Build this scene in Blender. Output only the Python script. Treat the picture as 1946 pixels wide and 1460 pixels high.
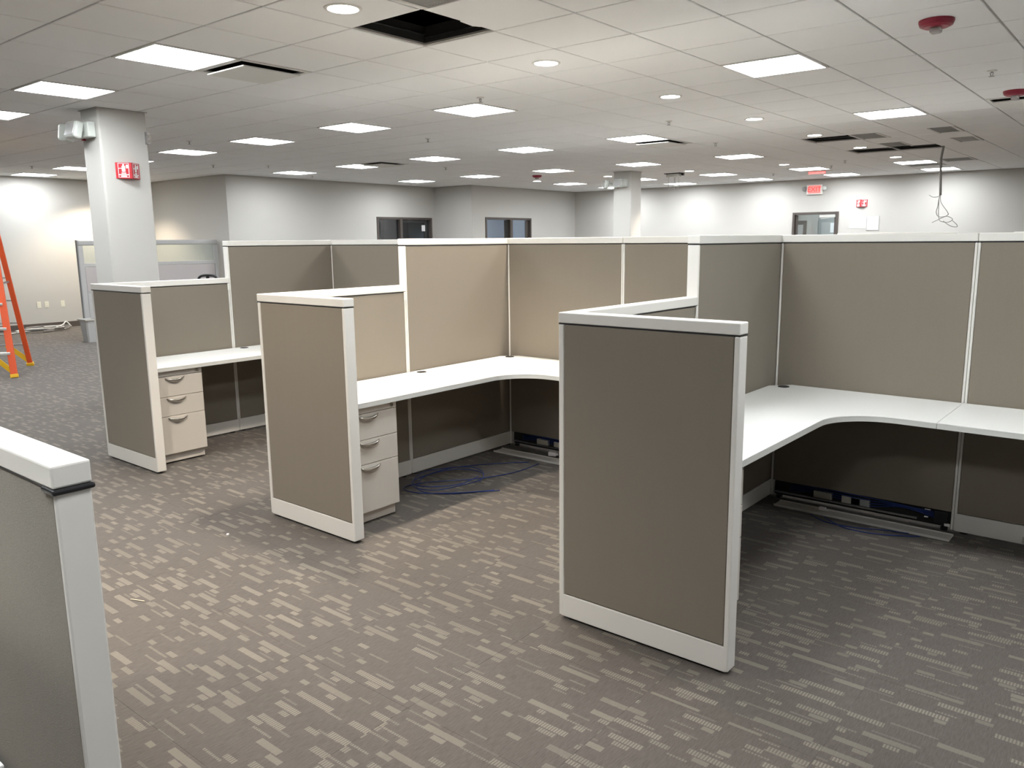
import bpy, bmesh, math, random
from mathutils import Vector, Matrix
random.seed(7)
S = bpy.context.scene
COL = S.collection
for o in list(bpy.data.objects): bpy.data.objects.remove(o)

# ------------------------------------------------------------------ camera, world, exposure
FPX, YAW, PITCH, ROLL, CAMH = 1520.2184, -.6809, -.1765, -.0087, 1.6181
PPX, PPY = 1004.6959, 728.5794
cy_, sy_, cp_, sp_ = math.cos(YAW), math.sin(YAW), math.cos(PITCH), math.sin(PITCH)
FWD = Vector((sy_*cp_, cy_*cp_, sp_)); R0 = Vector((cy_, -sy_, 0)); U0 = R0.cross(FWD)
RGT = R0*math.cos(ROLL) + U0*math.sin(ROLL); UPV = -R0*math.sin(ROLL) + U0*math.cos(ROLL)
cd = bpy.data.cameras.new('camera'); cam = bpy.data.objects.new('camera', cd); COL.objects.link(cam)
m = Matrix((RGT, UPV, -FWD)).transposed().to_4x4(); m.translation = (0, 0, CAMH); cam.matrix_world = m
cd.sensor_fit = 'HORIZONTAL'; cd.sensor_width = 36; cd.lens = FPX/1946*36
cd.shift_x = (973-PPX)/1946; cd.shift_y = (PPY-730)/1946
cd.clip_start = .05; cd.clip_end = 100
S.camera = cam
w = bpy.data.worlds.new('world'); S.world = w; w.use_nodes = True
w.node_tree.nodes['Background'].inputs[0].default_value = (.5, .5, .5, 1)
w.node_tree.nodes['Background'].inputs[1].default_value = .02
S.view_settings.view_transform = 'Standard'; S.view_settings.look = 'None'
S.view_settings.gamma = 1; S.view_settings.use_curve_mapping = False
S.view_settings.exposure = 1.57
TROFFER_E = 13.5       # radiance of the troffer lenses
DOWN_W = 95.0          # downlight power

HC = 2.886; T = .6096; GX, GY = -3.4339, 3.9334     # ceiling height and ceiling grid
def proj(p):
    d = Vector(p) - Vector((0, 0, CAMH)); k = d.dot(FWD)
    if k < .05: return None
    return PPX + FPX*d.dot(RGT)/k, PPY - FPX*d.dot(UPV)/k
def cell(i, j): return GX+(i+.5)*T, GY+(j+.5)*T

# ------------------------------------------------------------------ materials
MATS = {}
class NT:
    def __init__(s, name):
        s.m = bpy.data.materials.new(name); s.m.use_nodes = True; s.t = s.m.node_tree
        s.b = s.t.nodes['Principled BSDF']; s.out = s.t.nodes['Material Output']; MATS[name] = s.m
    def n(s, typ, **kw):
        nd = s.t.nodes.new(typ)
        for k, v in kw.items(): setattr(nd, k, v)
        return nd
    def set(s, sock, v):
        if hasattr(v, 'is_linked'): s.t.links.new(v, sock)
        else: sock.default_value = v
    def math(s, op, a, b=0, c=None):
        nd = s.n('ShaderNodeMath', operation=op); s.set(nd.inputs[0], a); s.set(nd.inputs[1], b)
        if c is not None: s.set(nd.inputs[2], c)
        return nd.outputs[0]
    def mix(s, f, a, b):
        nd = s.n('ShaderNodeMix', data_type='RGBA'); s.set(nd.inputs[0], f); s.set(nd.inputs[6], a); s.set(nd.inputs[7], b)
        return nd.outputs[2]
    def noise(s, vec, scale, detail=2, rough=.5):
        nd = s.n('ShaderNodeTexNoise'); s.set(nd.inputs['Vector'], vec); nd.inputs['Scale'].default_value = scale
        nd.inputs['Detail'].default_value = detail; nd.inputs['Roughness'].default_value = rough; return nd.outputs[0]
    def obj(s): return s.n('ShaderNodeTexCoord').outputs['Object']
    def pos(s): return s.n('ShaderNodeNewGeometry').outputs['Position']
    def scale(s, v, k):
        nd = s.n('ShaderNodeVectorMath', operation='MULTIPLY'); s.set(nd.inputs[0], v); nd.inputs[1].default_value = k; return nd.outputs[0]
    def bump(s, h, strength, dist=.002):
        nd = s.n('ShaderNodeBump'); s.set(nd.inputs['Height'], h); nd.inputs['Strength'].default_value = strength
        nd.inputs['Distance'].default_value = dist; s.t.links.new(nd.outputs[0], s.b.inputs['Normal'])
def plain(name, col, rough=.5, metal=0, var=.06, scale=60, bump=.05, spec=.4):
    k = NT(name); k.b.inputs['Roughness'].default_value = rough; k.b.inputs['Metallic'].default_value = metal
    k.b.inputs['Specular IOR Level'].default_value = spec
    n = k.noise(k.obj(), scale, 3)
    d = tuple(c*(1-var) for c in col)+(1,); u = tuple(min(1, c*(1+var)) for c in col)+(1,)
    k.set(k.b.inputs['Base Color'], k.mix(n, d, u))
    if bump: k.bump(n, bump)
    return k.m
def emit(name, col, e):
    k = NT(name); k.b.inputs['Base Color'].default_value = (.8, .8, .8, 1)
    k.b.inputs['Emission Color'].default_value = col+(1,); k.b.inputs['Emission Strength'].default_value = e
    return k.m
def fabric(name, a, b, sc=900, bs=.35):
    k = NT(name); o = k.pos()
    n1 = k.noise(o, sc, 2, .7); n2 = k.noise(k.scale(o, (1, 1, .08)), 30, 2)
    f = k.math('MULTIPLY_ADD', n2, .06, k.math('MULTIPLY', n1, .94))
    k.set(k.b.inputs['Base Color'], k.mix(f, a+(1,), b+(1,)))
    k.b.inputs['Roughness'].default_value = .9; k.b.inputs['Specular IOR Level'].default_value = .15
    k.b.inputs['Sheen Weight'].default_value = .12; k.b.inputs['Sheen Roughness'].default_value = .5
    k.bump(n1, bs, .0012); return k.m
plain('wall_paint', (.48, .468, .445), .75, var=.015, scale=250, bump=.08)
plain('column_paint', (.54, .53, .505), .7, var=.015, scale=250, bump=.08)
plain('office_paint', (.30, .32, .35), .8, var=.02); plain('meeting_paint', (.62, .66, .74), .8, var=.02)
plain('trim_white', (.71, .69, .65), .38, var=.015, scale=700, bump=.06)
plain('laminate', (.80, .80, .78), .35, var=.012, scale=300, bump=.02)
plain('edge_band', (.60, .60, .57), .45, var=.02, scale=300, bump=.02)
plain('ped_paint', (.56, .52, .47), .42, var=.015, scale=800, bump=.05)
plain('black_plastic', (.012, .012, .014), .45, var=.2, scale=300)
plain('dark_core', (.02, .019, .018), .8, var=.2)
plain('brown_frame', (.075, .062, .055), .5, var=.06)
plain('brown_base', (.085, .07, .062), .6, var=.06)
plain('chrome', (.55, .53, .50), .22, 1, var=.05, scale=90, bump=0)
plain('steel', (.42, .42, .42), .38, 1, var=.08)
plain('alu', (.62, .62, .60), .4, .6, var=.05)
plain('grid_metal', (.42, .41, .39), .6, var=.04)
plain('plaque_white', (.72, .72, .70), .55, var=.02)
plain('grille_grey', (.50, .50, .49), .6, var=.1)
plain('sign_red', (.50, .018, .030), .4, var=.05)
plain('strobe_red', (.28, .02, .045), .35, var=.05)
plain('sign_white', (.82, .80, .80), .5, var=.03)
plain('paper', (.82, .82, .85), .7, var=.02)
plain('print_blue', (.50, .55, .70), .7, var=.05)
plain('orange_rail', (.62, .085, .022), .42, var=.08, scale=120)
plain('yellow_plastic', (.66, .38, .015), .45, var=.06)
plain('ivory', (.70, .68, .58), .45, var=.03)
plain('grey_plastic', (.30, .31, .31), .55, var=.05)
plain('panel_grey', (.42, .42, .415), .6, var=.04)
plain('panel_mauve', (.44, .41, .405), .85, var=.04, scale=300)
plain('lamp_housing', (.60, .63, .60), .45, var=.03)
plain('blue_cable', (.012, .03, .16), .4, var=.1)
plain('white_cable', (.62, .62, .60), .5, var=.05)
plain('grey_cable', (.28, .27, .26), .5, var=.05)
plain('module_beige', (.45, .43, .37), .5, var=.05)
plain('roof_deck', (.02, .022, .025), .9, var=.3)
plain('wood_pale', (.62, .52, .38), .7, var=.08)
fabric('panel_fabric', (.150, .128, .101), (.285, .250, .202))
fabric('panel_fabric_near', (.12, .105, .085), (.30, .265, .215), 420, .9)
emit('lens', (.95, .985, 1), TROFFER_E)
emit('downlight_lens', (1, .95, .86), 16)
k = NT('exit_glow'); k.b.inputs['Base Color'].default_value = (.55, .16, .15, 1); k.b.inputs['Emission Color'].default_value = (1, .22, .20, 1); k.b.inputs['Emission Strength'].default_value = .30
k = NT('exit_letters'); k.b.inputs['Base Color'].default_value = (.6, .05, .04, 1)
k.b.inputs['Emission Color'].default_value = (1, .05, .05, 1); k.b.inputs['Emission Strength'].default_value = .22
# glass: thin pane, mostly transparent, reflecting a little
def glass(name, tint, f):
    k = NT(name); tr = k.n('ShaderNodeBsdfTransparent'); tr.inputs[0].default_value = tint+(1,)
    gl = k.n('ShaderNodeBsdfGlossy'); gl.inputs[0].default_value = (.9, .92, .95, 1); gl.inputs['Roughness'].default_value = .03
    fr = k.n('ShaderNodeFresnel'); fr.inputs[0].default_value = 1.5
    mx = k.n('ShaderNodeMixShader'); bf = k.n('ShaderNodeNewGeometry').outputs['Backfacing']; k.t.links.new(k.math('MULTIPLY', k.math('ADD', fr.outputs[0], f), k.math('SUBTRACT', 1, bf)), mx.inputs[0])
    k.t.links.new(tr.outputs[0], mx.inputs[1]); k.t.links.new(gl.outputs[0], mx.inputs[2]); k.t.links.new(mx.outputs[0], k.out.inputs[0])
glass('glass', (.78, .83, .87), .04); glass('glass_clear', (.86, .90, .90), .06)
k = NT('clear_plastic'); k.b.inputs['Base Color'].default_value = (.85, .85, .85, 1); k.b.inputs['Transmission Weight'].default_value = .6; k.b.inputs['Roughness'].default_value = .15
# ceiling tile
k = NT('ceiling_tile'); p = k.pos(); n = k.noise(p, 420, 3, .7); n2 = k.noise(p, 1.3, 2)
f = k.math('MULTIPLY_ADD', n2, .35, k.math('MULTIPLY', n, .65))
oi = k.n('ShaderNodeObjectInfo').outputs['Random']; f = k.math('ADD', f, k.math('MULTIPLY_ADD', oi, .16, -.08))
k.set(k.b.inputs['Base Color'], k.mix(f, (.84, .855, .87, 1), (.90, .915, .93, 1))); k.b.inputs['Roughness'].default_value = .92
k.b.inputs['Specular IOR Level'].default_value = .1; k.bump(n, .25, .001)
# carpet: woven bars running along X in rows, ribbed along Y
k = NT('carpet'); p = k.pos(); oi = k.n('ShaderNodeObjectInfo').outputs['Random']
sep = k.n('ShaderNodeSeparateXYZ'); k.t.links.new(p, sep.inputs[0]); X, Y = sep.outputs[0], sep.outputs[1]
sh = k.math('FLOOR', k.math('MULTIPLY', oi, 11))
X = k.math('ADD', X, k.math('MULTIPLY', sh, .37)); Y = k.math('ADD', Y, k.math('MULTIPLY', sh, .0231))
wob = k.math('MULTIPLY_ADD', k.noise(p, 220, 1), .005, -.0025)
Yw = k.math('ADD', Y, wob)
def layer(h, L, thr, seed, lo, hi, y0, y1):
    ry = k.math('MULTIPLY_ADD', Yw, 1/h, seed); row = k.math('FLOOR', ry); fy = k.math('FRACT', ry)
    a = k.n('ShaderNodeTexWhiteNoise', noise_dimensions='1D'); k.set(a.inputs['W'], k.math('ADD', row, seed*3.1))
    cx = k.math('MULTIPLY_ADD', X, 1/L, k.math('MULTIPLY', a.outputs['Value'], 9)); c = k.math('FLOOR', cx); fx = k.math('FRACT', cx)
    v = k.n('ShaderNodeCombineXYZ'); k.set(v.inputs[0], row); k.set(v.inputs[1], c); k.set(v.inputs[2], seed)
    b = k.n('ShaderNodeTexWhiteNoise', noise_dimensions='3D'); k.t.links.new(v.outputs[0], b.inputs['Vector'])
    s = k.n('ShaderNodeSeparateColor'); k.t.links.new(b.outputs['Color'], s.inputs[0])
    ln = k.math('MULTIPLY_ADD', s.outputs[0], hi-lo, lo)
    on = k.math('MULTIPLY', k.math('LESS_THAN', fx, ln), k.math('GREATER_THAN', s.outputs[1], thr))
    yy = k.math('MULTIPLY', k.math('GREATER_THAN', fy, y0), k.math('LESS_THAN', fy, y1))
    return k.math('MULTIPLY', on, yy), s.outputs[2]
rib = k.math('MULTIPLY_ADD', k.math('SINE', k.math('MULTIPLY', X, 2*math.pi/.0105)), .5, .5)
m1, r1 = layer(.084, .30, .30, 11.3, .38, .68, .04, .36)
m2, r2 = layer(.084, .155, .42, 37.7, .22, .48, .12, .38)
m3, r3 = layer(.042, .26, .58, 71.9, .25, .60, .30, .52)
def lit(mm, r, amp):
    striped = k.math('GREATER_THAN', r, .42)
    tex = k.math('SUBTRACT', 1, k.math('MULTIPLY', striped, k.math('MULTIPLY', k.math('LESS_THAN', rib, .45), .75)))
    return k.math('MULTIPLY', k.math('MULTIPLY', mm, tex), k.math('MULTIPLY_ADD', r, .45, amp))
f = k.math('MAXIMUM', lit(m1, r1, .36), k.math('MAXIMUM', lit(m2, r2, .36), lit(m3, r3, .18)))
fine = k.noise(k.scale(p, (1, .10, 1)), 230, 2, .65)
pep = k.noise(p, 330, 3, .7)
base = k.mix(k.math('MULTIPLY_ADD', fine, .55, k.math('MULTIPLY', pep, .45)), (.022, .0185, .016, 1), (.165, .143, .126, 1))
patch = k.noise(p, .9, 2)
f = k.math('MULTIPLY', f, k.math('MULTIPLY_ADD', pep, .5, .72))
k.set(k.b.inputs['Base Color'], k.mix(f, base, k.mix(patch, (.225, .198, .162, 1), (.265, .235, .195, 1))))
k.b.inputs['Roughness'].default_value = .95; k.b.inputs['Specular IOR Level'].default_value = .1
k.b.inputs['Sheen Weight'].default_value = .15
k.bump(k.math('ADD', f, fine), .5, .002)
M = MATS

# ------------------------------------------------------------------ mesh helpers
class B:
    def __init__(s): s.bm = bmesh.new()
    def box(s, a, b, bev=0, seg=2):
        bm = bmesh.new(); bmesh.ops.create_cube(bm, size=1)
        c = [(a[i]+b[i])/2 for i in range(3)]; d = [abs(b[i]-a[i]) for i in range(3)]
        for v in bm.verts: v.co = Vector((c[0]+v.co.x*d[0], c[1]+v.co.y*d[1], c[2]+v.co.z*d[2]))
        if bev: bmesh.ops.bevel(bm, geom=bm.edges[:], offset=min(bev, min(d)*.45), segments=seg, profile=.5, affect='EDGES')
        return s._add(bm)
    def _add(s, bm):
        me = bpy.data.meshes.new('t'); bm.to_mesh(me); bm.free(); s.bm.from_mesh(me); bpy.data.meshes.remove(me); return s
    def prism(s, pts, z0, z1, bev=0):
        bm = bmesh.new(); vs = [bm.verts.new((x, y, z0)) for x, y in pts]; f = bm.faces.new(vs)
        r = bmesh.ops.extrude_face_region(bm, geom=[f])
        for v in r['geom']:
            if isinstance(v, bmesh.types.BMVert): v.co.z = z1
        bmesh.ops.recalc_face_normals(bm, faces=bm.faces[:])
        if bev:
            es = [e for e in bm.edges if abs(e.verts[0].co.z-e.verts[1].co.z) < 1e-6]
            bmesh.ops.bevel(bm, geom=es, offset=bev, segments=2, profile=.5, affect='EDGES')
        return s._add(bm)
    def lathe(s, prof, c=(0, 0, 0), n=24, axis='Z'):
        bm = bmesh.new(); rings = []
        for r, z in prof:
            rings.append([bm.verts.new((r*math.cos(2*math.pi*q/n), r*math.sin(2*math.pi*q/n), z)) for q in range(n)])
        for a, b in zip(rings, rings[1:]):
            for q in range(n): bm.faces.new((a[q], a[(q+1) % n], b[(q+1) % n], b[q]))
        bm.faces.new(rings[0]); bm.faces.new(rings[-1])
        bmesh.ops.recalc_face_normals(bm, faces=bm.faces[:])
        mt = {'Z': Matrix(), 'X': Matrix.Rotation(math.pi/2, 4, 'Y'), 'Y': Matrix.Rotation(-math.pi/2, 4, 'X')}[axis]
        bm.transform(Matrix.Translation(c) @ mt); return s._add(bm)
    def cyl(s, c, r, h, n=20, axis='Z'): return s.lathe([(r, 0), (r, h)], c, n, axis)
    def bar(s, a, b, wx, wy, bev=0, up=(0, 0, 1)):
        a, b = Vector(a), Vector(b); d = b-a; L = d.length; z = d.normalized(); u = Vector(up)
        x = u.cross(z)
        if x.length < 1e-4: x = Vector((1, 0, 0))
        x.normalize(); y = z.cross(x)
        bm = bmesh.new(); bmesh.ops.create_cube(bm, size=1)
        for v in bm.verts: v.co = Vector((v.co.x*wx, v.co.y*wy, v.co.z*L))
        if bev: bmesh.ops.bevel(bm, geom=bm.edges[:], offset=bev, segments=1, affect='EDGES')
        mt = Matrix((x, y, z)).transposed().to_4x4(); mt.translation = (a+b)/2
        bm.transform(mt); return s._add(bm)
    def tube(s, pts, r, n=8, smooth=6):
        P = [Vector(p) for p in pts]
        if smooth and len(P) > 2:
            Q = []
            for i in range(len(P)-1):
                p0, p1, p2, p3 = P[max(i-1, 0)], P[i], P[i+1], P[min(i+2, len(P)-1)]
                for q in range(smooth):
                    t = q/smooth
                    Q.append(.5*((2*p1)+(-p0+p2)*t+(2*p0-5*p1+4*p2-p3)*t*t+(-p0+3*p1-3*p2+p3)*t**3))
            P = Q+[P[-1]]
        bm = bmesh.new(); rings = []; u = Vector((.13, .27, .95))
        for i, p in enumerate(P):
            d = (P[min(i+1, len(P)-1)]-P[max(i-1, 0)]).normalized()
            x = u.cross(d)
            if x.length < .05: x = Vector((1, 0, 0)).cross(d)
            x.normalize(); y = d.cross(x)
            rings.append([bm.verts.new(p+x*r*math.cos(2*math.pi*q/n)+y*r*math.sin(2*math.pi*q/n)) for q in range(n)])
        for a, b in zip(rings, rings[1:]):
            for q in range(n): bm.faces.new((a[q], a[(q+1) % n], b[(q+1) % n], b[q]))
        bm.faces.new(rings[0]); bm.faces.new(rings[-1]); bmesh.ops.recalc_face_normals(bm, faces=bm.faces[:])
        for f in bm.faces: f.smooth = True
        return s._add(bm)
    def mesh(s, name, mat):
        me = bpy.data.meshes.new(name); s.bm.to_mesh(me); s.bm.free()
        me.materials.append(M[mat]); return me
def put(name, me, parent=None, loc=None, rot=None):
    o = bpy.data.objects.new(name, me); COL.objects.link(o)
    if parent is not None: o.parent = parent
    if loc: o.location = loc
    if rot: o.rotation_euler = rot
    return o
def part(name, b, mat, parent, label=None, loc=None):
    o = put(name, b.mesh(name, mat), parent, loc)
    if label: o['label'] = label
    return o
def tag(o, label, cat, group=None):
    o['label'] = label; o['category'] = cat
    if group: o['group'] = group
    return o
def thing(name, label, cat, loc=(0, 0, 0), rz=0, group=None):
    o = put(name, None, None, loc, (0, 0, rz)); o.empty_display_size = .1
    return tag(o, label, cat, group)
def struct(name, b, mat, parent=None):
    o = put(name, b.mesh(name, mat), parent)
    if parent is None: o['kind'] = 'structure'
    return o
def dup(root, loc, label, group=None, rz=None):
    r = root.copy(); COL.objects.link(r); r.location = loc; r['label'] = label
    if rz is not None: r.rotation_euler = (0, 0, rz)
    if group: r['group'] = group
    for ch in list(root.children):
        c = ch.copy(); COL.objects.link(c); c.parent = r
        for g in list(ch.children):
            d = g.copy(); COL.objects.link(d); d.parent = c
    return r
def text_mesh(s, size, depth, mat):
    cu = bpy.data.curves.new('lettering', 'FONT'); cu.body = s; cu.size = size; cu.extrude = depth; cu.align_x = 'CENTER'; cu.align_y = 'CENTER'
    o = bpy.data.objects.new('lettering', cu); COL.objects.link(o); bpy.context.view_layer.update()
    me = bpy.data.meshes.new_from_object(o.evaluated_get(bpy.context.evaluated_depsgraph_get()))
    bpy.data.objects.remove(o); bpy.data.curves.remove(cu); me.materials.clear(); me.materials.append(M[mat]); return me

# ------------------------------------------------------------------ room shell
XL, XA, XB, XR = -17.2, -14.05, -12.85, 3.0      # left wall, office fronts, right wall
Y0, YA, YB, YK = -6.2, 8.40, 13.83, 17.9         # rear, recess wall, office step, back wall
W = .12
def wallY(name, x, side, y0, y1, holes=()):      # wall along Y at x, solid on side (-1 left / +1 right)
    b = B(); xs = sorted((x, x+side*W)); y = y0
    for a, c, h in holes:
        b.box((xs[0], y, 0), (xs[1], a, HC+.05)); b.box((xs[0], a, h), (xs[1], c, HC+.05)); y = c
    b.box((xs[0], y, 0), (xs[1], y1, HC+.05)); return struct(name, b, 'wall_paint')
def wallX(name, y, side, x0, x1, holes=()):
    b = B(); ys = sorted((y, y+side*W)); x = x0
    for a, c, h in holes:
        b.box((x, ys[0], 0), (a, ys[1], HC+.05)); b.box((a, ys[0], h), (c, ys[1], HC+.05)); x = c
    b.box((x, ys[0], 0), (x1, ys[1], HC+.05)); return struct(name, b, 'wall_paint')
D1 = (12.01, 13.71, 2.17); D2 = (14.29, 16.01, 2.17); D3 = (-6.87, -5.86, 2.18)
wallY('wall_left', XL, -1, Y0, YA+W)
wallX('wall_recess', YA, 1, XL, XA-W)
wallY('wall_office_left', XA, -1, YA, YB+W, [D1])
wallX('wall_office_step', YB, 1, XA, XB-W)
wallY('wall_office_right', XB, -1, YB, YK+W, [D2])
wallX('wall_back', YK, 1, XB, XR+W, [D3])
wallY('wall_right', XR, 1, Y0, YK)  # unseen wall, set close in to bounce light onto the ceiling
wallX('wall_rear', Y0, -1, XL-W, XR+W)
def base(name, a, b): return struct(name, B().box(a, b, .004), 'brown_base')
base('baseboard_left', (XL, Y0, 0), (XL+.012, YA, .11))
base('baseboard_recess', (XL+.012, YA-.012, 0), (XA, YA, .11))
base('baseboard_office', (XA, YA-.012, 0), (XA+.012, D1[0]-.01, .11))
base('baseboard_back', (XB+.012, YK-.012, 0), (D3[0]-.01, YK, .11))
base('baseboard_back_right', (D3[1]+.01, YK-.012, 0), (XR, YK, .11))
# rooms behind the glass
b = B()
b.box((XA-3.0, YA+W+.05, 0), (XA-2.9, YB-.1, HC)); b.box((XA-2.9, YB-.1, 0), (XA-W-.01, YB, HC)); b.box((XA-2.9, YA+W+.05, 0), (XA-W-.01, YA+W+.15, HC))
struct('wall_inner_office', b, 'office_paint')
b = B()
b.box((XB-2.6, YB+W+.02, 0), (XB-2.5, YK+W, HC)); b.box((XB-2.5, YB+W+.02, 0), (XB-W-.01, YB+W+.1, HC)); b.box((XB-2.5, YK, 0), (XB-W-.01, YK+W, HC))
struct('wall_inner_meeting_room', b, 'meeting_paint')
b = B(); b.box((-8.6, 20.2, 0), (-4.2, 20.3, HC)); b.box((-8.7, YK+W+.01, 0), (-8.6, 20.3, HC)); b.box((-4.2, YK+W+.01, 0), (-4.1, 20.3, HC))
struct('wall_vestibule', b, 'wall_paint')
struct('ceiling_vestibule', B().box((-8.6, YK+W+.01, HC), (-4.2, 20.3, HC+.05)), 'ceiling_tile')
struct('ceiling_inner_offices', B().box((XA-3.0, YA+W+.05, HC), (XA-W-.01, YB-.01, HC+.04)).box((XB-2.6, YB+W+.02, HC), (XB-W-.01, YK+W, HC+.04)), 'ceiling_tile')
struct('floor_inner_rooms', B().box((XA-3.0, YA+W, -.1), (XA, YK+W, -.01)).box((-8.7, YK, -.1), (-4.1, 20.3, -.01)), 'brown_base')
struct('roof_deck', B().box((XL, Y0, 3.75), (XR, YK, 3.85)).box((XL, 2.95, 3.4), (XR, 3.03, 3.75)).box((XL, 10.4, 3.4), (XR, 10.5, 3.75)), 'roof_deck')

# glazed doors and sidelights
def glazed(name, axis, x, a, c, h, splits, mull=.07, gl='glass'):
    r = put(name, None); r['kind'] = 'structure'
    def bx(u0, u1, z0, z1, d0, d1, bev=0):
        return B().box((x+d0, u0, z0), (x+d1, u1, z1), bev) if axis == 'Y' else B().box((u0, x+d0, z0), (u1, x+d1, z1), bev)
    d0, d1 = (-.11, .02) if axis == 'Y' else (-.02, .11)
    part('door_frame', bx(a, a+.05, 0, h, d0, d1, .004), 'brown_frame', r); part('door_frame', bx(c-.05, c, 0, h, d0, d1, .004), 'brown_frame', r)
    part('door_head', bx(a+.05, c-.05, h-.05, h, d0, d1, .004), 'brown_frame', r)
    u = a+.05
    for q in list(splits)+[None]:
        e = q-mull/2 if q else c-.05
        g0, g1 = (-.06, -.05) if axis == 'Y' else (.05, .06)
        part('window_pane', bx(u, e, .05, h-.05, g0, g1), gl, r)
        if q: part('mullion', bx(q-mull/2, q+mull/2, 0, h-.05, d0, d1, .004), 'brown_frame', r); u = q+mull/2
    return r
r = glazed('door_1', 'Y', XA, *D1, [12.73])
part('door_leaf', B().box((XA-.085, 12.78, .01), (XA-.062, 12.83, 2.11), .003).box((XA-.085, 13.52, .01), (XA-.062, 13.655, 2.11), .003).box((XA-.085, 12.83, 2.06), (XA-.062, 13.52, 2.11), .003), 'brown_frame', r)
part('notice', B().box((XA-.044, 13.42, 1.86), (XA-.042, 13.53, 2.0)), 'paper', r, 'small white notice on the dark door')
part('black_backdrop', B().box((XA-.9, 12.9, .0), (XA-.8, 13.7, 2.4)), 'black_plastic', r)  # black sheet standing behind the right pane, making it read dark
r = glazed('door_2', 'Y', XB, *D2, [15.23], .09)
part('door_leaf', B().box((XB-.085, 15.29, .01), (XB-.045, 15.33, 2.11), .003).box((XB-.085, 15.86, .01), (XB-.045, 15.955, 2.11), .003), 'brown_frame', r)
part('jamb', B().box((XB-.085, 15.06, .01), (XB-.045, 15.18, 2.11), .003), 'dark_core', r)
r = glazed('door_3', 'X', YK, *D3, [], gl='glass_clear')
part('door_leaf', B().box((D3[0]+.052, YK+.03, .01), (D3[0]+.10, YK+.075, 2.12), .003).box((D3[1]-.10, YK+.03, .01), (D3[1]-.052, YK+.075, 2.12), .003), 'brown_frame', r)
part('door_closer', B().box((D3[1]-.42, YK-.0, 2.06), (D3[1]-.07, YK+.045, 2.12), .006).bar((D3[1]-.2, YK+.0, 2.05), (D3[1]-.38, YK-.03, 2.03), .015, .008), 'alu', r)
# vestibule: second glazed door and a column beyond the glass
t = thing('vestibule_door', 'brown framed glazed door at left behind the exit door glass', 'door', (-7.86, 20.175, 0))
part('leaf', B().box((-.48, -.02, 0), (.48, .02, 2.05), .004), 'brown_frame', t); part('pane', B().box((-.40, -.028, .2), (.40, -.021, 1.95)), 'panel_grey', t)
t = thing('vestibule_side_door', 'grey glass door with a paper notice, seen through the exit door', 'door', (-6.58, 20.175, 0))
part('leaf', B().box((-.5, -.02, 0), (.5, .02, 2.1), .004), 'grey_plastic', t); part('pane', B().box((-.42, -.028, .2), (.42, -.021, 2.0)), 'panel_grey', t); part('paper', B().box((-.2, -.034, 1.75), (.02, -.029, 1.98)), 'paper', t)
t = thing('vestibule_lamp', 'round ceiling lamp lighting the vestibule behind the exit door', 'lamp', (-6.4, 19.1, HC-.004))
part('lens', B().cyl((0, 0, -.03), .38, .03), 'lens', t); part('ring', B().lathe([(.385, -.02), (.42, -.02), (.42, 0), (.385, 0)]), 'plaque_white', t)

# floor: slab with carpet tiles
NB = 300
def area(pts):
    q = [proj(p) for p in pts]
    if any(a is None for a in q): return 0
    q = [(min(max(a[0], 0), 1946), min(max(a[1], 0), 1460)) for a in q]
    return abs(sum(q[i][0]*q[(i+1) % 4][1]-q[(i+1) % 4][0]*q[i][1] for i in range(4)))/2
def quad(x, y, z): return [(x-T/2, y-T/2, z), (x+T/2, y-T/2, z), (x+T/2, y+T/2, z), (x-T/2, y+T/2, z)]
floor = struct('floor', B().box((XL-W, Y0-W, -.1), (XR+W, YK+W, -.008)), 'dark_core')
fcells = []
nx, ny = int((XR-XL)/T)+1, int((YK-Y0)/T)+1
for i in range(nx):
    for j in range(ny):
        x, y = XL+(i+.5)*T, Y0+(j+.5)*T
        fcells.append((area(quad(x, y, 0)), x, y))
fcells.sort(reverse=True)
g = .0002
ct = B().box((-T/2+g, -T/2+g, -.007), (T/2-g, T/2-g, 0), .0006, 1).mesh('carpet_tile', 'carpet')
for a, x, y in fcells[:NB]: put('carpet_tile', ct, floor, (x, y, 0))
b = B()
for a, x, y in fcells[NB:]: b.box((x-T/2+g, y-T/2+g, -.007), (min(x+T/2, XR+W)-g, min(y+T/2, YK+W)-g, 0))
o = part('carpet_field', b, 'carpet', floor); o['kind'] = 'stuff'

# ceiling: grid, tiles, and the cells that hold something else
troff = [(i, -7) for i in (4, 1, -4, -7, -10, -13, -16)] + [(i, -2) for i in (7, 4, 1, -4, -7, -10, -13, -16)] + [(i, 3) for i in (7, 1, -4, -7, -10, -13, -16, -19, -22)] + \
        [(i, 8) for i in (7, 4, 1, -4, -7, -10, -13, -16)] + [(i, 13) for i in (7, -4, -7, -10, -13, -16)] + \
        [(i, 18) for i in (-1, -4, -7, -10, -13)] + [(i, 21) for i in (-1, -4, -7, -10, -13)]  # out-of-view cells behind and to the right are added to brighten the cubicles
holes = [(-1, -1), (-1, 11), (-1, 14), (0, 14)]
plaques = [(-4, -1), (-4, 9), (-12, 8), (3, 8)]
grilles = [(0, -2), (0, 11), (0, 13), (1, 11), (1, 13), (0, 18), (-1, 19)]
taken = set(troff) | set(holes) | set(plaques) | set(grilles)
ceil_cells = []
for i in range(-24, 18):
    for j in range(-18, 24):
        x, y = cell(i, j)
        if x < XL-.25 or x > XR+.2 or y < Y0-.2 or y > YK+.2: continue
        if y > YA+.3 and x < XA-.3: continue
        if y > YB+.3 and x < XB-.3: continue
        ceil_cells.append((i, j, x, y))
b = B()
for i in range(-23, 18):
    x = GX+i*T
    if XL < x < XR:
        ye = YK if x > XB else (YB if x > XA else YA)
        b.box((x-.012, Y0, HC+.008), (x+.012, ye, HC+.03))
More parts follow.
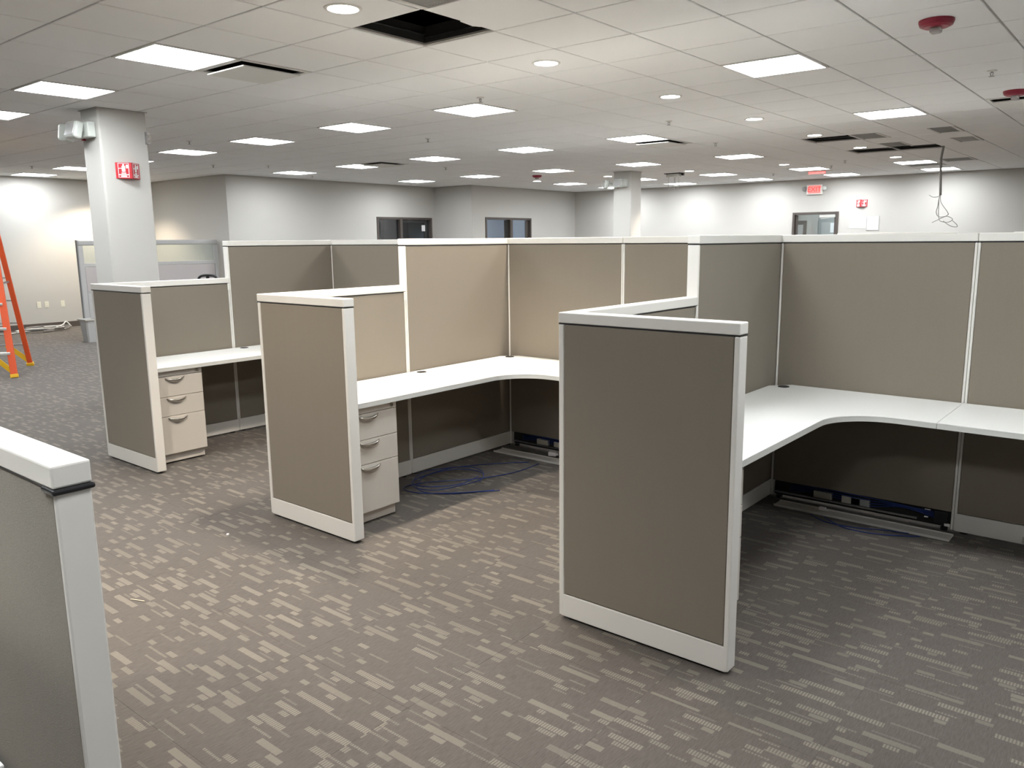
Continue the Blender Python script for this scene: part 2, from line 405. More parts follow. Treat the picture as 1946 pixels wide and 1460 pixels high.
for j in range(-17, 24):
    y = GY+j*T
    if Y0 < y < YK: b.box((XL if y < YA else (XA if y < YB else XB), y-.012, HC+.0085), (XR, y+.012, HC+.029))
ceil = struct('ceiling', b, 'grid_metal')
lst = sorted(((area(quad(x, y, HC)), i, j, x, y) for i, j, x, y in ceil_cells if (i, j) not in taken), reverse=True)
G2 = .0065
tm = B().box((-T/2+G2, -T/2+G2, 0), (T/2-G2, T/2-G2, .018), .003, 1).mesh('ceiling_tile', 'ceiling_tile')
def clampbox(b, x, y):
    b.box((max(x-T/2+G2, XL), max(y-T/2+G2, Y0), HC), (min(x+T/2-G2, XR), min(y+T/2-G2, YK), HC+.018))
full = [q for q in lst]
for a, i, j, x, y in full[:NB]: put('ceiling_tile', tm, ceil, (x, y, HC))
b = B()
for a, i, j, x, y in full[NB:]: clampbox(b, x, y)
o = part('ceiling_tile_field', b, 'ceiling_tile', ceil); o['kind'] = 'stuff'
# angle trims where the ceiling meets the walls
tn = 0
for a, c in (((XL, Y0, 0), (XL+.02, YA, 0)), ((XL, YA-.02, 0), (XA, YA, 0)), ((XA, YA, 0), (XA+.02, YB, 0)), ((XA, YB-.02, 0), (XB, YB, 0)), ((XB, YB, 0), (XB+.02, YK, 0)), ((XB+.02, YK-.02, 0), (XR, YK, 0))):
    tn += 1; struct('trim_%d' % tn, B().box((a[0], a[1], HC-.004), (c[0], c[1], HC-.001)), 'grid_metal')

# ------------------------------------------------------------------ ceiling fittings
def mk_troffer(label, loc):
    t = thing('troffer_light', label, 'ceiling light', loc, group='square ceiling troffers')
    h = T/2-.003; q = .020
    part('frame', B().box((-h, -h, -.006), (h, -h+q, .012), .002).box((-h, h-q, -.006), (h, h, .012), .002).box((-h, -h+q, -.006), (-h+q, h-q, .012), .002).box((h-q, -h+q, -.006), (h, h-q, .012), .002), 'plaque_white', t)
    part('housing', B().box((-h, -h, .03), (h, h, .09)), 'alu', t)
    for s in (-1, 1):
        b = B(); x0, x1 = (-h+q+.004, -.004) if s < 0 else (.004, h-q-.004)
        b.box((x0, -h+q+.001, .012), (x1, h-q-.001, .022)); part('lens', b, 'lens', t)
    part('centre_bar', B().box((-.004, -h+q, .006), (.004, h-q, .0115)), 'plaque_white', t)
    return t
ordn = ['first', 'second', 'third', 'fourth', 'fifth', 'sixth', 'seventh', 'eighth', 'ninth']
rown = {-7: 'unseen row added behind the viewpoint', -2: 'nearest row, above the cubicle fronts', 3: 'row just behind the tall cubicle spine', 8: 'second row behind the cubicle spine',
        13: 'row level with the far column', 18: 'row one before the back wall', 21: 'row right beside the back wall'}
t0 = None
for j in sorted(rown):
    for n_, i in enumerate(sorted(q[0] for q in troff if q[1] == j)):
        x, y = cell(i, j); lb = 'lit square ceiling light, %s from left in the %s' % (ordn[n_], rown[j])
        if t0 is None: t0 = mk_troffer(lb, (x, y, HC))
        else: dup(t0, (x, y, HC), lb)
dup(t0, (XB-1.5, 15.6, HC-.035), 'unseen lit square ceiling light added inside the right hand glazed office')  # added lamp that brightens the room behind the right office panes
def mk_down(label, loc):
    t = thing('downlight', label, 'downlight', loc, group='round recessed downlights')
    part('trim_ring', B().lathe([(.082, -.001), (.086, -.006), (.102, -.004), (.105, -.0005), (.082, -.0005)], n=32), 'plaque_white', t)
    part('lens', B().cyl((0, 0, -.0025), .082, .0018, 32), 'downlight_lens', t)
    return t
dl = [(-.5, -7.5, 'behind the viewpoint'), (-.5, -4.5, 'just out of frame in front of the middle cubicle'), (-.5, -1.5, 'beside the black ceiling opening'), (-.5, 1.5, 'above the cubicle spine, nearest the middle of the ceiling'), (-.5, 4.5, 'third along the right hand row'),
      (-.5, 7.5, 'fourth along the right hand row'), (-.5, 10.5, 'beside the nearer dark strip opening'), (-.5, 13.5, 'beside the long dark strip opening'), (-.5, 16.5, 'just before the lit light by the hanging cable'),
      (-3.5, 16.5, 'second from right in the far row'), (-6.5, 16.5, 'third from right in the far row'), (-9.5, 16.5, 'beside the far column'), (-12.5, 16.5, 'at the far left of the far row')]
d0 = None
for i, j, s in dl:
    x, y = GX+i*T, GY+j*T; lb = 'small round recessed downlight '+s
    if d0 is None: d0 = t = mk_down(lb, (x, y, HC))
    else: t = dup(d0, (x, y, HC), lb)
def spot(x, y, z, wt, col, ang=112):
    ld = bpy.data.lights.new('downlight_beam', 'SPOT'); ld.energy = wt; ld.color = col; ld.spot_size = math.radians(ang); ld.spot_blend = .55; ld.shadow_soft_size = .06
    o = bpy.data.objects.new('downlight_beam', ld); COL.objects.link(o); o.location = (x, y, z-.012); return o
for i, j, s in dl: spot(GX+i*T, GY+j*T, HC, DOWN_W, (1, .88, .73))
# warm wall-side downlight hidden behind the near column
x, y = XL+.75, 7.25
dup(d0, (x, y, HC), 'warm round downlight close to the left wall, behind the near column'); spot(x, y, HC, 130, (1, .84, .62), 120)

def mk_plaque(label, loc):
    t = thing('air_diffuser', label, 'air diffuser', loc, group='square plaque air diffusers'); h = T/2-.004
    part('frame', B().box((-h, -h, -.004), (h, -h+.035, .01), .002).box((-h, h-.035, -.004), (h, h, .01), .002).box((-h, -h+.035, -.004), (-h+.035, h-.035, .01), .002).box((h-.035, -h+.035, -.004), (h, h-.035, .01), .002), 'plaque_white', t)
    part('throat', B().box((-h+.02, -h+.02, .14), (h-.02, h-.02, .15)).box((-h+.02, -h+.02, .012), (h-.02, -h+.025, .14)).box((-h+.02, h-.025, .012), (h-.02, h-.02, .14)).box((-h+.02, -h+.025, .012), (-h+.025, h-.025, .14)).box((h-.025, -h+.025, .012), (h-.02, h-.025, .14)), 'dark_core', t)
    for q_ in (-.12, .12): part('hanger', B().box((q_-.004, -.15, -.0205), (q_+.004, .15, .14)), 'dark_core', t)
    part('plaque', B().box((-h+.060, -h+.060, -.030), (h-.060, h-.060, -.020), .003), 'plaque_white', t)
    return t
pl = ['flat air diffuser touching the big lit light at upper left', 'air diffuser attached to the lit light at centre, behind the spine', 'far air diffuser touching a lit light above the left offices', 'air diffuser under the second red strobe at the right edge']
p0 = mk_plaque(pl[0], cell(*plaques[0])+(HC,))
for c, l in zip(plaques[1:], pl[1:]): dup(p0, cell(*c)+(HC,), l)
def grille(c, label, x0, x1, y0=-.29, y1=.29, col='grille_grey'):
    t = thing('ceiling_grille', label, 'ceiling vent', cell(*c)+(HC,), group='louvred ceiling grilles'); h = T/2-.004
    part('panel', B().box((-h, -h, 0), (x0-.03, h, .012), .002).box((x1+.03, -h, 0), (h, h, .012), .002) if x0-.03 > -h+.01 and x1+.03 < h-.01 else
         (B().box((x1+.03, -h, 0), (h, h, .012), .002) if x1+.03 < h-.01 else (B().box((-h, -h, 0), (x0-.03, h, .012), .002) if x0-.03 > -h+.01 else B().box((-h, -h, .013), (h, h, .016)))), 'ceiling_tile', t)
    for xa in (x0-.028, x1): part('grille_frame', B().box((xa, y0, -.006), (xa+.028, y1, .01), .002), 'plaque_white', t)
    part('backing', B().box((x0, y0, .035), (x1, y1, .04)), 'dark_core', t)
    n = int((x1-x0)/.022)
    sm = B().bar((0, y0, .01), (0, y1, .01), .003, .02, up=(.6, 0, .8)).mesh('louvre', col)
    for q in range(n): put('louvre', sm, t, (x0+(q+.5)*(x1-x0)/n, 0, 0))
    return t
grille((0, -2), 'louvred ceiling vent at the top edge behind the black opening', -.24, .24)
grille((0, 11), 'half tile grey vent beside the nearer dark strip opening', -.265, .03)
grille((0, 13), 'half tile grey vent touching the long dark strip opening', -.265, .0)
grille((1, 11), 'grey half tile vent at right, nearer of the two', .03, .265)
grille((1, 13), 'pale half tile vent at right, farther of the two', .03, .265, col='plaque_white')
grille((0, 18), 'double strip grey vent right of the hanging cable', -.15, .265)
grille((-1, 19), 'bluish grey ceiling panel between two lit lights near the back wall', -.265, .265, col='panel_grey')
# openings: lift-out rims and plenum bits
def opening(c, label):
    t = thing('ceiling_opening', label, 'ceiling opening', cell(*c)+(HC,)); h = T/2-.008
    part('rim', B().box((-h, -h, .02), (h, -h+.006, .12)).box((-h, h-.006, .02), (h, h, .12)).box((-h, -h+.006, .02), (-h+.006, h-.006, .12)).box((h-.006, -h+.006, .02), (h, h-.006, .12)), 'dark_core', t)
    part('hanger_wire', B().bar((-h+.012, -h, .06), (-h+.012, h, .07), .006, .006).bar((-h, h-.012, .05), (h, h-.012, .05), .004, .004), 'steel', t)
    return t
opening((-1, -1), 'black open ceiling cell with missing tile at top centre')
opening((-1, 11), 'dark open ceiling strip, nearer one beside the small vent')
opening((-1, 14), 'dark open ceiling strip with torn tile, left half of the long one')
opening((0, 14), 'dark open ceiling cell from which the grey cable hangs')
tag(put('torn_tile_flap', B().prism([(-.16, 0), (.0, 0), (.02, .05), (-.03, .075), (-.15, .06)], 0, .012).mesh('torn_tile_flap', 'ceiling_tile'), None, (GX-.0, GY-.09, HC+.02), (0, 0, 1.57)), 'broken tile corner in the black ceiling opening', 'tile fragment')

def strobe(label, x, y, s=1):
    t = thing('fire_strobe', label, 'fire alarm', (x, y, HC), group='red ceiling strobes')
    part('body', B().lathe([(.098*s, -.001), (.098*s, -.012), (.09*s, -.032), (.07*s, -.042), (.0005, -.044)], n=36), 'strobe_red', t)
    part('strobe_lens', B().box((-.032*s, -.03*s, -.075*s), (.032*s, .03*s, -.040), .012), 'clear_plastic', t)
    part('reflector', B().box((-.02*s, -.003, -.066*s), (.02*s, .003, -.044)).box((-.003, -.02*s, -.06*s), (.003, .02*s, -.044)), 'chrome', t)
    return t
strobe('red round fire strobe at upper right of the ceiling', GX+3.53*T, GY+2.5*T)
strobe('red fire strobe cut by the right edge of the picture', GX+3.5*T, GY+7.45*T)
strobe('small distant red strobe left of the far column', GX-10.92*T, GY+14.5*T, .95)

def sprinkler(x, y, label, s=1):
    t = thing('sprinkler_head', label, 'sprinkler', (x, y, HC), group='pendent sprinkler heads')
    part('escutcheon', B().lathe([(.036, -.0005), (.034, -.006), (.012, -.009), (.0005, -.009)]), 'plaque_white', t)
    part('frame', B().bar((0, 0, -.009), (0, 0, -.018), .016, .016).bar((.012, 0, -.016), (.004, 0, -.042), .005, .006).bar((-.012, 0, -.016), (-.004, 0, -.042), .005, .006), 'steel', t)
    part('deflector', B().lathe([(.0005, -.042), (.021, -.042), (.021, -.0445), (.0005, -.0445)]), 'steel', t)
    return t
for i, j, s in [(-2.65, 2.7, 'just above the central lit light'), (3.5, 5.6, 'between the two red strobes at right'), (-1.75, 6.7, 'above the lit light with attached diffuser'), (-2.6, 10.3, 'left of the nearer dark strip opening'),
                (-11, 10.4, 'over the middle of the ceiling, far side'), (-16, 9.5, 'near the left office wall'), (-14, 6.6, 'in front of the left office wall'), (-10.5, 2.45, 'above the fifth light from left behind the spine'),
                (-18.6, 2.4, 'at far left above the lit lights'), (-14.9, 5.5, 'right of the near column'), (-2.6, 17.8, 'right of the exit sign'), (-1.8, 16.5, 'between far lights on the right'),
                (-5, 19.4, 'above and left of the exit sign'), (-16.2, 13.9, 'at the corner of the left offices'), (-6.65, 5.5, 'mid ceiling below the second light')]:
    sprinkler(GX+i*T, GY+j*T, 'small dark sprinkler head '+s)
# red ceiling sign near the exit sign
t = thing('ceiling_exit_sign', 'flat glowing red sign on ceiling between far lights', 'exit sign', (GX-3.6*T, GY+19.45*T, HC))
part('panel', B().box((-.16, -.03, -.055), (.16, .03, -.01), .004), 'exit_glow', t); part('canopy', B().box((-.17, -.03, -.01), (.30, .03, -.0005), .002), 'plaque_white', t)
# projector mount
t = thing('ceiling_mount', 'bare projector mount with thin rods hanging under far ceiling', 'projector mount', (GX-7.3*T, GY+17.0*T, HC))
part('plate', B().box((-.17, -.10, -.012), (.17, .10, -.0005), .003), 'dark_core', t); part('bracket', B().box((-.15, -.05, -.07), (.12, .05, -.012), .004), 'plaque_white', t)
for x in (-.12, 0, .02, .1): part('rod', B().cyl((x, 0, -.30), .004, .23, 8), 'steel', t)
part('knob', B().box((.16, -.03, -.05), (.21, .03, -.013), .01), 'black_plastic', t)

# hanging cable
t = thing('hanging_cable', 'grey cable bundle hanging from ceiling opening, frayed into loose loops', 'cable', (-2.79, 12.8, HC+.2))
part('sheath', B().tube([(0, 0, 0), (0, 0, -.2), (-.02, .01, -.37), (-.01, 0, -.58), (.01, 0, -.88)], .016), 'grey_cable', t)
for pts in ([(.01, 0, -.87), (-.03, .02, -.90), (-.10, .04, -.90), (-.15, .05, -.87)], [(.01, 0, -.87), (.03, -.03, -.98), (.13, -.06, -1.12), (.13, -.03, -1.16), (.05, 0, -1.20), (-.08, .03, -1.26)],
            [(.0, 0, -.87), (-.02, .02, -1.03), (-.04, .05, -1.12), (0, .06, -1.18), (.12, .03, -1.18), (.19, 0, -1.22), (.14, -.02, -1.26), (.03, 0, -1.24), (.0, .02, -1.15), (-.01, .02, -.95)],
            [(.07, 0, -1.24), (.16, .02, -1.31), (.24, .03, -1.33), (.25, .02, -1.30), (.19, .0, -1.24)]):
    part('strand', B().tube(pts, .0045, 6), 'grey_cable', t)

# ------------------------------------------------------------------ columns and what hangs on them
def column(label, x0, x1, y0, y1):
    b = B().box((x0, y0, 0), (x1, y1, HC+.1), .02, 3); o = put('column', b.mesh('column', 'column_paint')); tag(o, label, 'column')
    tr = B().box((x0-.012, y0-.012, HC-.006), (x1+.012, y0, HC-.0005)).box((x1, y0, HC-.006), (x1+.012, y1+.012, HC-.0005)).box((x0-.012, y0, HC-.006), (x0, y1+.012, HC-.0005))
    part('ceiling_trim', tr, 'grid_metal', o); part('base_trim', B().box((x0-.01, y0-.01, 0), (x1+.01, y1+.01, .1), .003), 'brown_base', o); return o
column('white square column near the left cubicle, red sign on it', -8.42, -8.05, 3.55, 4.01)
column('slim white column far behind the middle of the cubicles', -8.56, -8.17, 13.18, 13.55)
def emergency(label, loc, rz, s=1):
    t = thing('emergency_light', label, 'emergency light', loc, rz)
    part('battery_box', B().box((-.15, -.075, -.065), (.13, 0, .075), .012), 'lamp_housing', t)
    part('test_lamp', B().box((-.09, -.05, -.085), (-.05, -.02, -.066), .006), 'strobe_red', t)
    for hx, hy, tilt, turn in ((.0, -.15, -.25, .12), (-.30, -.10, -.15, -.8)):
        h = part('lamp_head', B().box((-.09, -.035, -.08), (.09, .05, .08), .026, 3), 'lamp_housing', t, loc=(hx, hy, .0))
        h.rotation_euler = (tilt, 0, turn); part('bulb_lens', B().box((-.07, -.041, -.06), (.07, -.0352, .06), .002), 'clear_plastic', h)
    part('knuckle', B().bar((.03, -.075, .0), (.03, -.10, .0), .03, .03, .006), 'lamp_housing', t); part('knuckle', B().bar((-.14, -.04, .0), (-.25, -.075, .0), .03, .03, .006), 'lamp_housing', t)
    return t
emergency('white twin head emergency light on the near column', (-8.235, 3.549, 2.68), 0)
emergency('white twin head emergency light on the far column', (-8.365, 13.179, 2.66), 0)
t = thing('junction_bracket', 'small metal bracket on the far side of the near column', 'bracket', (-8.05, 3.985, 2.64))
part('plate', B().box((.0, -.004, -.06), (.05, .02, .06), .004), 'steel', t); part('knob', B().cyl((.05, .0, .01), .015, .04, 12, 'X').cyl((.05, 0, -.035), .015, .04, 12, 'X'), 'chrome', t)

def vsign(label, loc, rz, wd=.23, ht=.15):
    t = thing('extinguisher_sign', label, 'sign', loc, rz); a = wd/2; d = a*.72
    for s in (-1, 1):
        p = put('face', B().prism([(-a*s, 0), (0, -d), (0.0, -d+.003), (-a*s, .003)] if s > 0 else [(0, -d), (a, 0), (a, .003), (0, -d+.003)], -ht/2, ht/2).mesh('face', 'sign_red'), t)
        L = math.hypot(a, d); ang = math.atan2(-d, a) if s > 0 else math.atan2(d, a)
        g = put('pictogram', None, p); bb = B(); yy = -.0015
        x0, x1, z0, z1 = .16*L, .84*L, -ht*.43, ht*.46; q = .004
        bb.box((x0, yy-.0006, z0), (x1, yy, z0+q)).box((x0, yy-.0006, z1-q), (x1, yy, z1)).box((x0, yy-.0006, z0), (x0+q, yy, z1)).box((x1-q, yy-.0006, z0), (x1, yy, z1))
        xm = (x0+x1)/2; w_ = L*.11
        bb.prism([(xm-w_, yy-.0008), (xm+w_, yy-.0008), (xm+w_, yy), (xm-w_, yy)], -ht*.08, ht*.28)
        bb.box((xm-w_*.5, yy-.0008, ht*.28), (xm+w_*.5, yy, ht*.40)).box((xm-w_*1.3, yy-.0008, -ht*.2), (xm+w_*1.3, yy, -ht*.13)).box((x0, yy-.0008, -ht*.29), (x1, yy, -ht*.23))
        bb.box((x0, yy-.0008, ht*.12), (xm-w_, yy, ht*.16)).box((xm+w_*1.4, yy-.0008, ht*.14), (x1-q, yy, ht*.36))
        bb.box((xm-w_*1.6, yy-.0008, -ht*.39), (xm+w_*1.6, yy, -ht*.31))
        bpy.data.objects.remove(g)
        g = part('pictogram', bb, 'sign_white', p, 'white extinguisher pictogram')
        g.location = (-a, 0, 0) if s > 0 else (0, -d, 0); g.rotation_euler = (0, 0, ang)
    part('top_plate', B().prism([(-a, 0), (0, -d), (a, 0)], ht/2-.002, ht/2), 'sign_red', t); part('bottom_plate', B().prism([(-a, 0), (0, -d), (a, 0)], -ht/2, -ht/2+.002), 'sign_red', t)
    return t
vsign('red V shaped fire extinguisher sign on the near column', (-8.0495, 3.785, 2.315), math.pi/2)
vsign('small red V shaped extinguisher sign on the back wall', (-5.395, YK-.0005, 2.335), 0)
# exit sign on back wall
t = thing('exit_sign', 'glowing red EXIT sign with lamp heads above the back door', 'exit sign', (-6.40, YK-.0005, 2.66))
part('housing', B().box((-.175, -.05, -.105), (.175, 0, .105), .012), 'plaque_white', t)
part('face', B().box((-.135, -.053, -.082), (.135, -.0502, .088), .001), 'exit_glow', t)
o = put('lettering', text_mesh('EXIT', .15, .001, 'exit_letters'), t, (0, -.0545, 0), (math.pi/2, 0, 0)); o['label'] = 'red letters EXIT'
for s in (-1, 1):
    h = part('lamp_head', B().lathe([(.03, 0), (.05, .03), (.05, .06), (.0005, .065)], n=20, axis='Y'), 'lamp_housing' if s > 0 else 'grey_plastic', t, loc=(s*.24, -.08, .02)); h.rotation_euler = (0, 0, s*.5)
    part('arm', B().bar((s*.17, -.03, .02), (s*.235, -.045, .02), .02, .02, .004), 'grey_plastic', t)
# notices
t = thing('wall_notice', 'white landscape sheet pinned right of the back door', 'paper', (-5.455, YK-.0005, 1.94))
part('sheet', B().box((-.17, -.006, -.12), (.17, 0, .12), .001), 'paper', t); part('border', B().box((-.175, -.004, -.125), (.175, -.0001, -.1201)).box((-.175, -.004, .1201), (.175, -.0001, .125)).box((-.175, -.004, -.12), (-.1701, -.0001, .12)).box((.1701, -.004, -.12), (.175, -.0001, .12)), 'panel_grey', t); part('print', B().box((-.10, -.0068, .02), (-.02, -.0062, .03)).box((-.13, -.0068, -.10), (-.08, -.0062, -.094)), 'print_blue', t)
t = thing('framed_notice', 'framed portrait notice with pale blue print, beside the white sheet', 'paper', (-5.145, YK-.0005, 1.92))
part('frame', B().box((-.125, -.012, -.15), (.125, 0, .15), .003), 'panel_grey', t); part('sheet', B().box((-.113, -.0124, -.138), (.113, -.0121, .138)), 'paper', t); b = B()
for q in range(9): b.box((-.09, -.0135, .10-q*.026), (-.01, -.0125, .112-q*.026)); b.box((.01, -.0135, .10-q*.026), (.085, -.0125, .112-q*.026))
part('print', b, 'print_blue', t)

# ------------------------------------------------------------------ cubicle partitions
TH = .065; HT, HL = 1.638, 1.3305
XC = [-6.265, -4.085, -1.92]
YE, YJ, YS = 2.606, 3.695, 4.755
def panel(label, x, y, rz, L, H, trims=(.0125, .0125), open_front=False, cat='partition', fab='panel_fabric', t=TH, capend=0, group=None):
    """panel along local +x from the origin, front face is local -y"""
    p = thing('office_partition', label, cat, (x, y, 0), rz, group); h = t/2; a, c = trims; capz = H-.043
    part('core', B().box((a*.6, -h+.009, .13), (L-c*.6, h-.009, capz)), 'dark_core', p)
    for s in (-1, 1):
        part('fabric_panel', B().box((a+.0015, s*(h-.002), .1175), (L-c-.0015, s*(h-.012), capz-.006), .003), fab, p)
        if not (open_front and s < 0):
            part('base_plate', B().box((a*.4, s*(h-.0005), .014), (L-c*.4, s*(h-.008), .1145), .0025), 'trim_white', p)
    part('edge_trim', B().box((.0004, -h, .016), (a, h, capz-.005), min(.005, a*.4)), 'trim_white', p)
    part('edge_trim', B().box((L-c, -h, .016), (L-.0004, h, capz-.005), min(.005, c*.4)), 'trim_white', p)
    part('gasket', B().box((.0004, -h+.001, capz-.0048), (L-.0004, h-.001, capz-.0004)), 'black_plastic', p)
    part('top_cap', B().box((.0004, -h-.002, capz), (L-.0004+capend, h+.002, H), .004), 'trim_white', p)
    for q in (.05, L-.05): part('foot_glide', B().cyl((q, 0, 0), .02, .016, 16), 'black_plastic', p)
    if open_front:
        part('raceway_back', B().box((.02, -.002, .02), (L-.02, .004, .128)), 'dark_core', p)
        part('raceway_rail', B().box((.03, -h+.006, .038), (L*.82, -h+.020, .048), .001).box((.03, -h+.006, .116), (L-.03, -h+.014, .122), .001), 'steel', p)
        for q, m_ in ((.26, 'module_beige'), (.42, 'module_beige'), (.47, 'grey_plastic')):
            part('power_module', B().box((q*L, -h+.004, .052), (q*L+.11, -.004, .094), .003), m_, p)
        part('module_socket', B().box((L-.10, -h+.004, .03), (L-.03, -.004, .11), .003), 'black_plastic', p)
        part('connector', B().box((L-.045, -h+.0, .03), (L-.016, -h+.012, .045), .002).box((L-.15, -h+.003, .06), (L-.13, -h+.012, .066), .001).box((L-.15, -h+.003, .105), (L-.12, -h+.012, .109), .001), 'sign_white', p)
        b = B()
        for q in range(4):
            z = .06+.012*q; b.tube([(.12, -.012, z), (.3*L, -.02-.004*q, z+.02), (.55*L, -.024, z+.005*q), (.75*L, -.018, z+.03-.008*q), (L-.08, -.02, z)], .0035, 6)
        part('raceway_cable', b, 'blue_cable', p, 'blue network cables inside the open raceway')
    return p
cub = ['left', 'middle', 'right']
H2 = math.pi/2
for n, xc in enumerate(XC):
    c = cub[n]
    panel('low taupe end panel of the %s cubicle, white cap and kick plate' % c, xc-TH/2, YE+TH/2, 0, .755+TH/2, HL, (.026, .022))
    lw = panel('low taupe side panel of the %s cubicle, behind its end panel' % c, xc, YE+TH+.002, H2, YJ-YE-TH-.004, HL, (.0125, .0125))
    part('height_bracket', B().box((YJ-YE-TH-.024, -TH/2-.006, HL-.10), (YJ-YE-TH-.006, -TH/2+.0, HL-.045), .003), 'trim_white', lw)
    panel('tall taupe wing panel between desk and corner of the %s cubicle' % c, xc, YJ, H2, YS+TH-YJ, HT, (.014, .0125))
spl = [('tall spine panel right of the left cubicle corner', XC[0]+TH/2+.001, -5.175, False), ('tall spine panel partly hidden by the middle wing, left cubicle', -5.174, XC[1]-TH/2-.001, False),
       ('tall sunlit-tan spine panel at the middle cubicle corner, open raceway below', XC[1]+TH/2+.001, -3.007, True), ('tall spine panel left of the right cubicle wing', -3.006, XC[2]-TH/2-.001, False),
       ('wide tall spine panel over the right desk corner, open raceway below', XC[2]+TH/2+.001, -.836, True), ('tall spine panel cut by the right edge of the picture', -.835, .25, False)]
spl[2] = ('tall tan spine panel at the middle cubicle corner, open raceway below',)+spl[2][1:]
for l, x0, x1, of in spl:
    p = panel(l, x0, YS+TH/2, 0, x1-x0, HT, (.0135, .0135), of)
    if x0 == -.835:
        part('outlet_slot', B().box((.29, -TH/2-.0015, .06), (.5, -TH/2-.0002, .066)), 'plaque_white', p); part('outlet', B().box((.33, -TH/2-.002, .02), (.42, -TH/2-.0002, .055), .001), 'module_beige', p)
# foreground panel cut by the left edge
fg = panel('taupe partition end with white cap in the left foreground corner', -3.2, .567, 0, 1.67, 1.228, (.0125, .012), fab='panel_fabric_near')
part('cap_band', B().box((1.62, -TH/2-.005, 1.228-.054), (1.6755, TH/2+.005, 1.228-.0432), .004), 'black_plastic', fg)
bpy.context.view_layer.update()

# worktops
def arc(cx, cy, r, a0, a1, n=14): return [(cx+r*math.cos(a0+(a1-a0)*q/n), cy+r*math.sin(a0+(a1-a0)*q/n)) for q in range(n+1)]
ZD = .737
for n, xc in enumerate(XC):
    c = cub[n]; xf = xc+TH/2; D = .59; y0 = YE+TH+.004
    pts = [(xf+.006, y0), (xf+D, y0), (xf+D, 3.86)] + arc(xf+D+.28, 3.875, .28, math.pi, math.pi/2)[1:] + [(xf+1.048, 4.155), (xf+1.048, YS-.005), (xf+.11, YS-.005), (xf+.006, YS-.11)]
    t = thing('corner_worktop', 'white L shaped corner desk top in the %s cubicle' % c, 'desk top', (0, 0, 0))
    part('top', B().prism(pts, ZD-.006, ZD, .002), 'laminate', t); part('core', B().prism([(x-(0.0008 if False else 0), y) for x, y in pts], ZD-.030, ZD-.0062), 'edge_band', t)
    for gx_, gy_ in ((xf+.075, 3.745), (xf+.095, 4.655)): part('grommet', B().lathe([(.0005, ZD+.002), (.022, ZD+.002), (.024, ZD+.004), (.033, ZD+.003), (.034, ZD), (.0005, ZD)], (gx_, gy_, 0)), 'black_plastic', t)
    part('support_bracket', B().box((xf+.004, 3.66, ZD-.06), (xf+.35, 3.69, ZD-.031)).box((xf+1.0, 4.3, ZD-.06), (xf+1.03, YS-.01, ZD-.031)), 'grey_plastic', t)
    x1 = (XC[n+1]-TH/2 if n < 2 else .245)-.004
    t = thing('straight_worktop', 'white straight desk top joined along the spine of the %s cubicle' % c, 'desk top', (0, 0, 0))
    q = [(xf+1.050, 4.155), (x1, 4.155), (x1, YS-.005), (xf+1.050, YS-.005)]
    part('top', B().prism(q, ZD-.006, ZD, .002), 'laminate', t); part('core', B().prism(q, ZD-.030, ZD-.0062), 'edge_band', t)
# things at a worktop keep their Empty at the base: shift origin to the floor below the corner
# pedestals
def mk_ped(label, x, y):
    t = thing('drawer_pedestal', label, 'drawer unit', (x, y, 0), 0, 'three drawer pedestals under the desks')   # front is +x, origin at front left base
    part('body', B().box((-.50, .004, .075), (-.021, .396, .705), .002), 'ped_paint', t)
    part('plinth', B().box((-.50, .008, .012), (-.035, .392, .0745), .002), 'ped_paint', t)
    for q in (.06, .34): part('foot', B().cyl((-.08, q, 0), .018, .013, 12), 'black_plastic', t)
    r = part('lock_rail', B().box((-.0205, .002, .664), (0, .398, .703), .002), 'ped_paint', t)
    part('lock', B().cyl((0, .36, .683), .011, .006, 20, 'X').box((.006, .3585, .676), (.0065, .3615, .690)), 'chrome', r)
    hm = None
    for z0, z1 in ((.5115, .661), (.3665, .5085), (.080, .3635)):
        d = part('drawer', B().box((-.0205, .002, z0), (0, .398, z1), .002), 'ped_paint', t)
        if hm is None:
            bm = bmesh.new(); rows = []; N = 20
            for q in range(N+1):
                s = -1+2*q/N; e = max(0, 1-s*s); yy = s*.074; tz = .010*s*s
                o1 = .004+.024*e**.6; dp = .004+.020*e
                rows.append([bm.verts.new(v) for v in ((.0, yy, tz), (o1*.7, yy, tz+.004), (o1, yy, tz), (o1*.95, yy, tz-dp*.5), (o1*.6, yy, tz-dp), (o1*.5, yy, tz-dp*.9), (o1*.75, yy, tz-.004), (0, yy, tz-.003))])
            for a, b_ in zip(rows, rows[1:]):
                for q in range(8): bm.faces.new((a[q], a[(q+1) % 8], b_[(q+1) % 8], b_[q]))
            bm.faces.new(rows[0]); bm.faces.new(rows[-1]); bmesh.ops.recalc_face_normals(bm, faces=bm.faces[:])
            for f_ in bm.faces: f_.smooth = True
            hm = bpy.data.meshes.new('handle'); bm.to_mesh(hm); bm.free(); hm.materials.append(M['chrome'])
        h = put('handle', hm, d, (.0, .185, z1-.022)); h['label'] = 'curved chrome pull handle'
    return t
px = [xc+TH/2+.545 for xc in XC]
ped = mk_ped('beige three drawer pedestal under the left cubicle desk', px[0], YE+TH+.02)
dup(ped, (px[1], YE+TH+.02, 0), 'beige three drawer pedestal under the middle cubicle desk')
dup(ped, (px[2], YE+TH+.02, 0), 'three drawer pedestal mostly hidden by the right end panel')

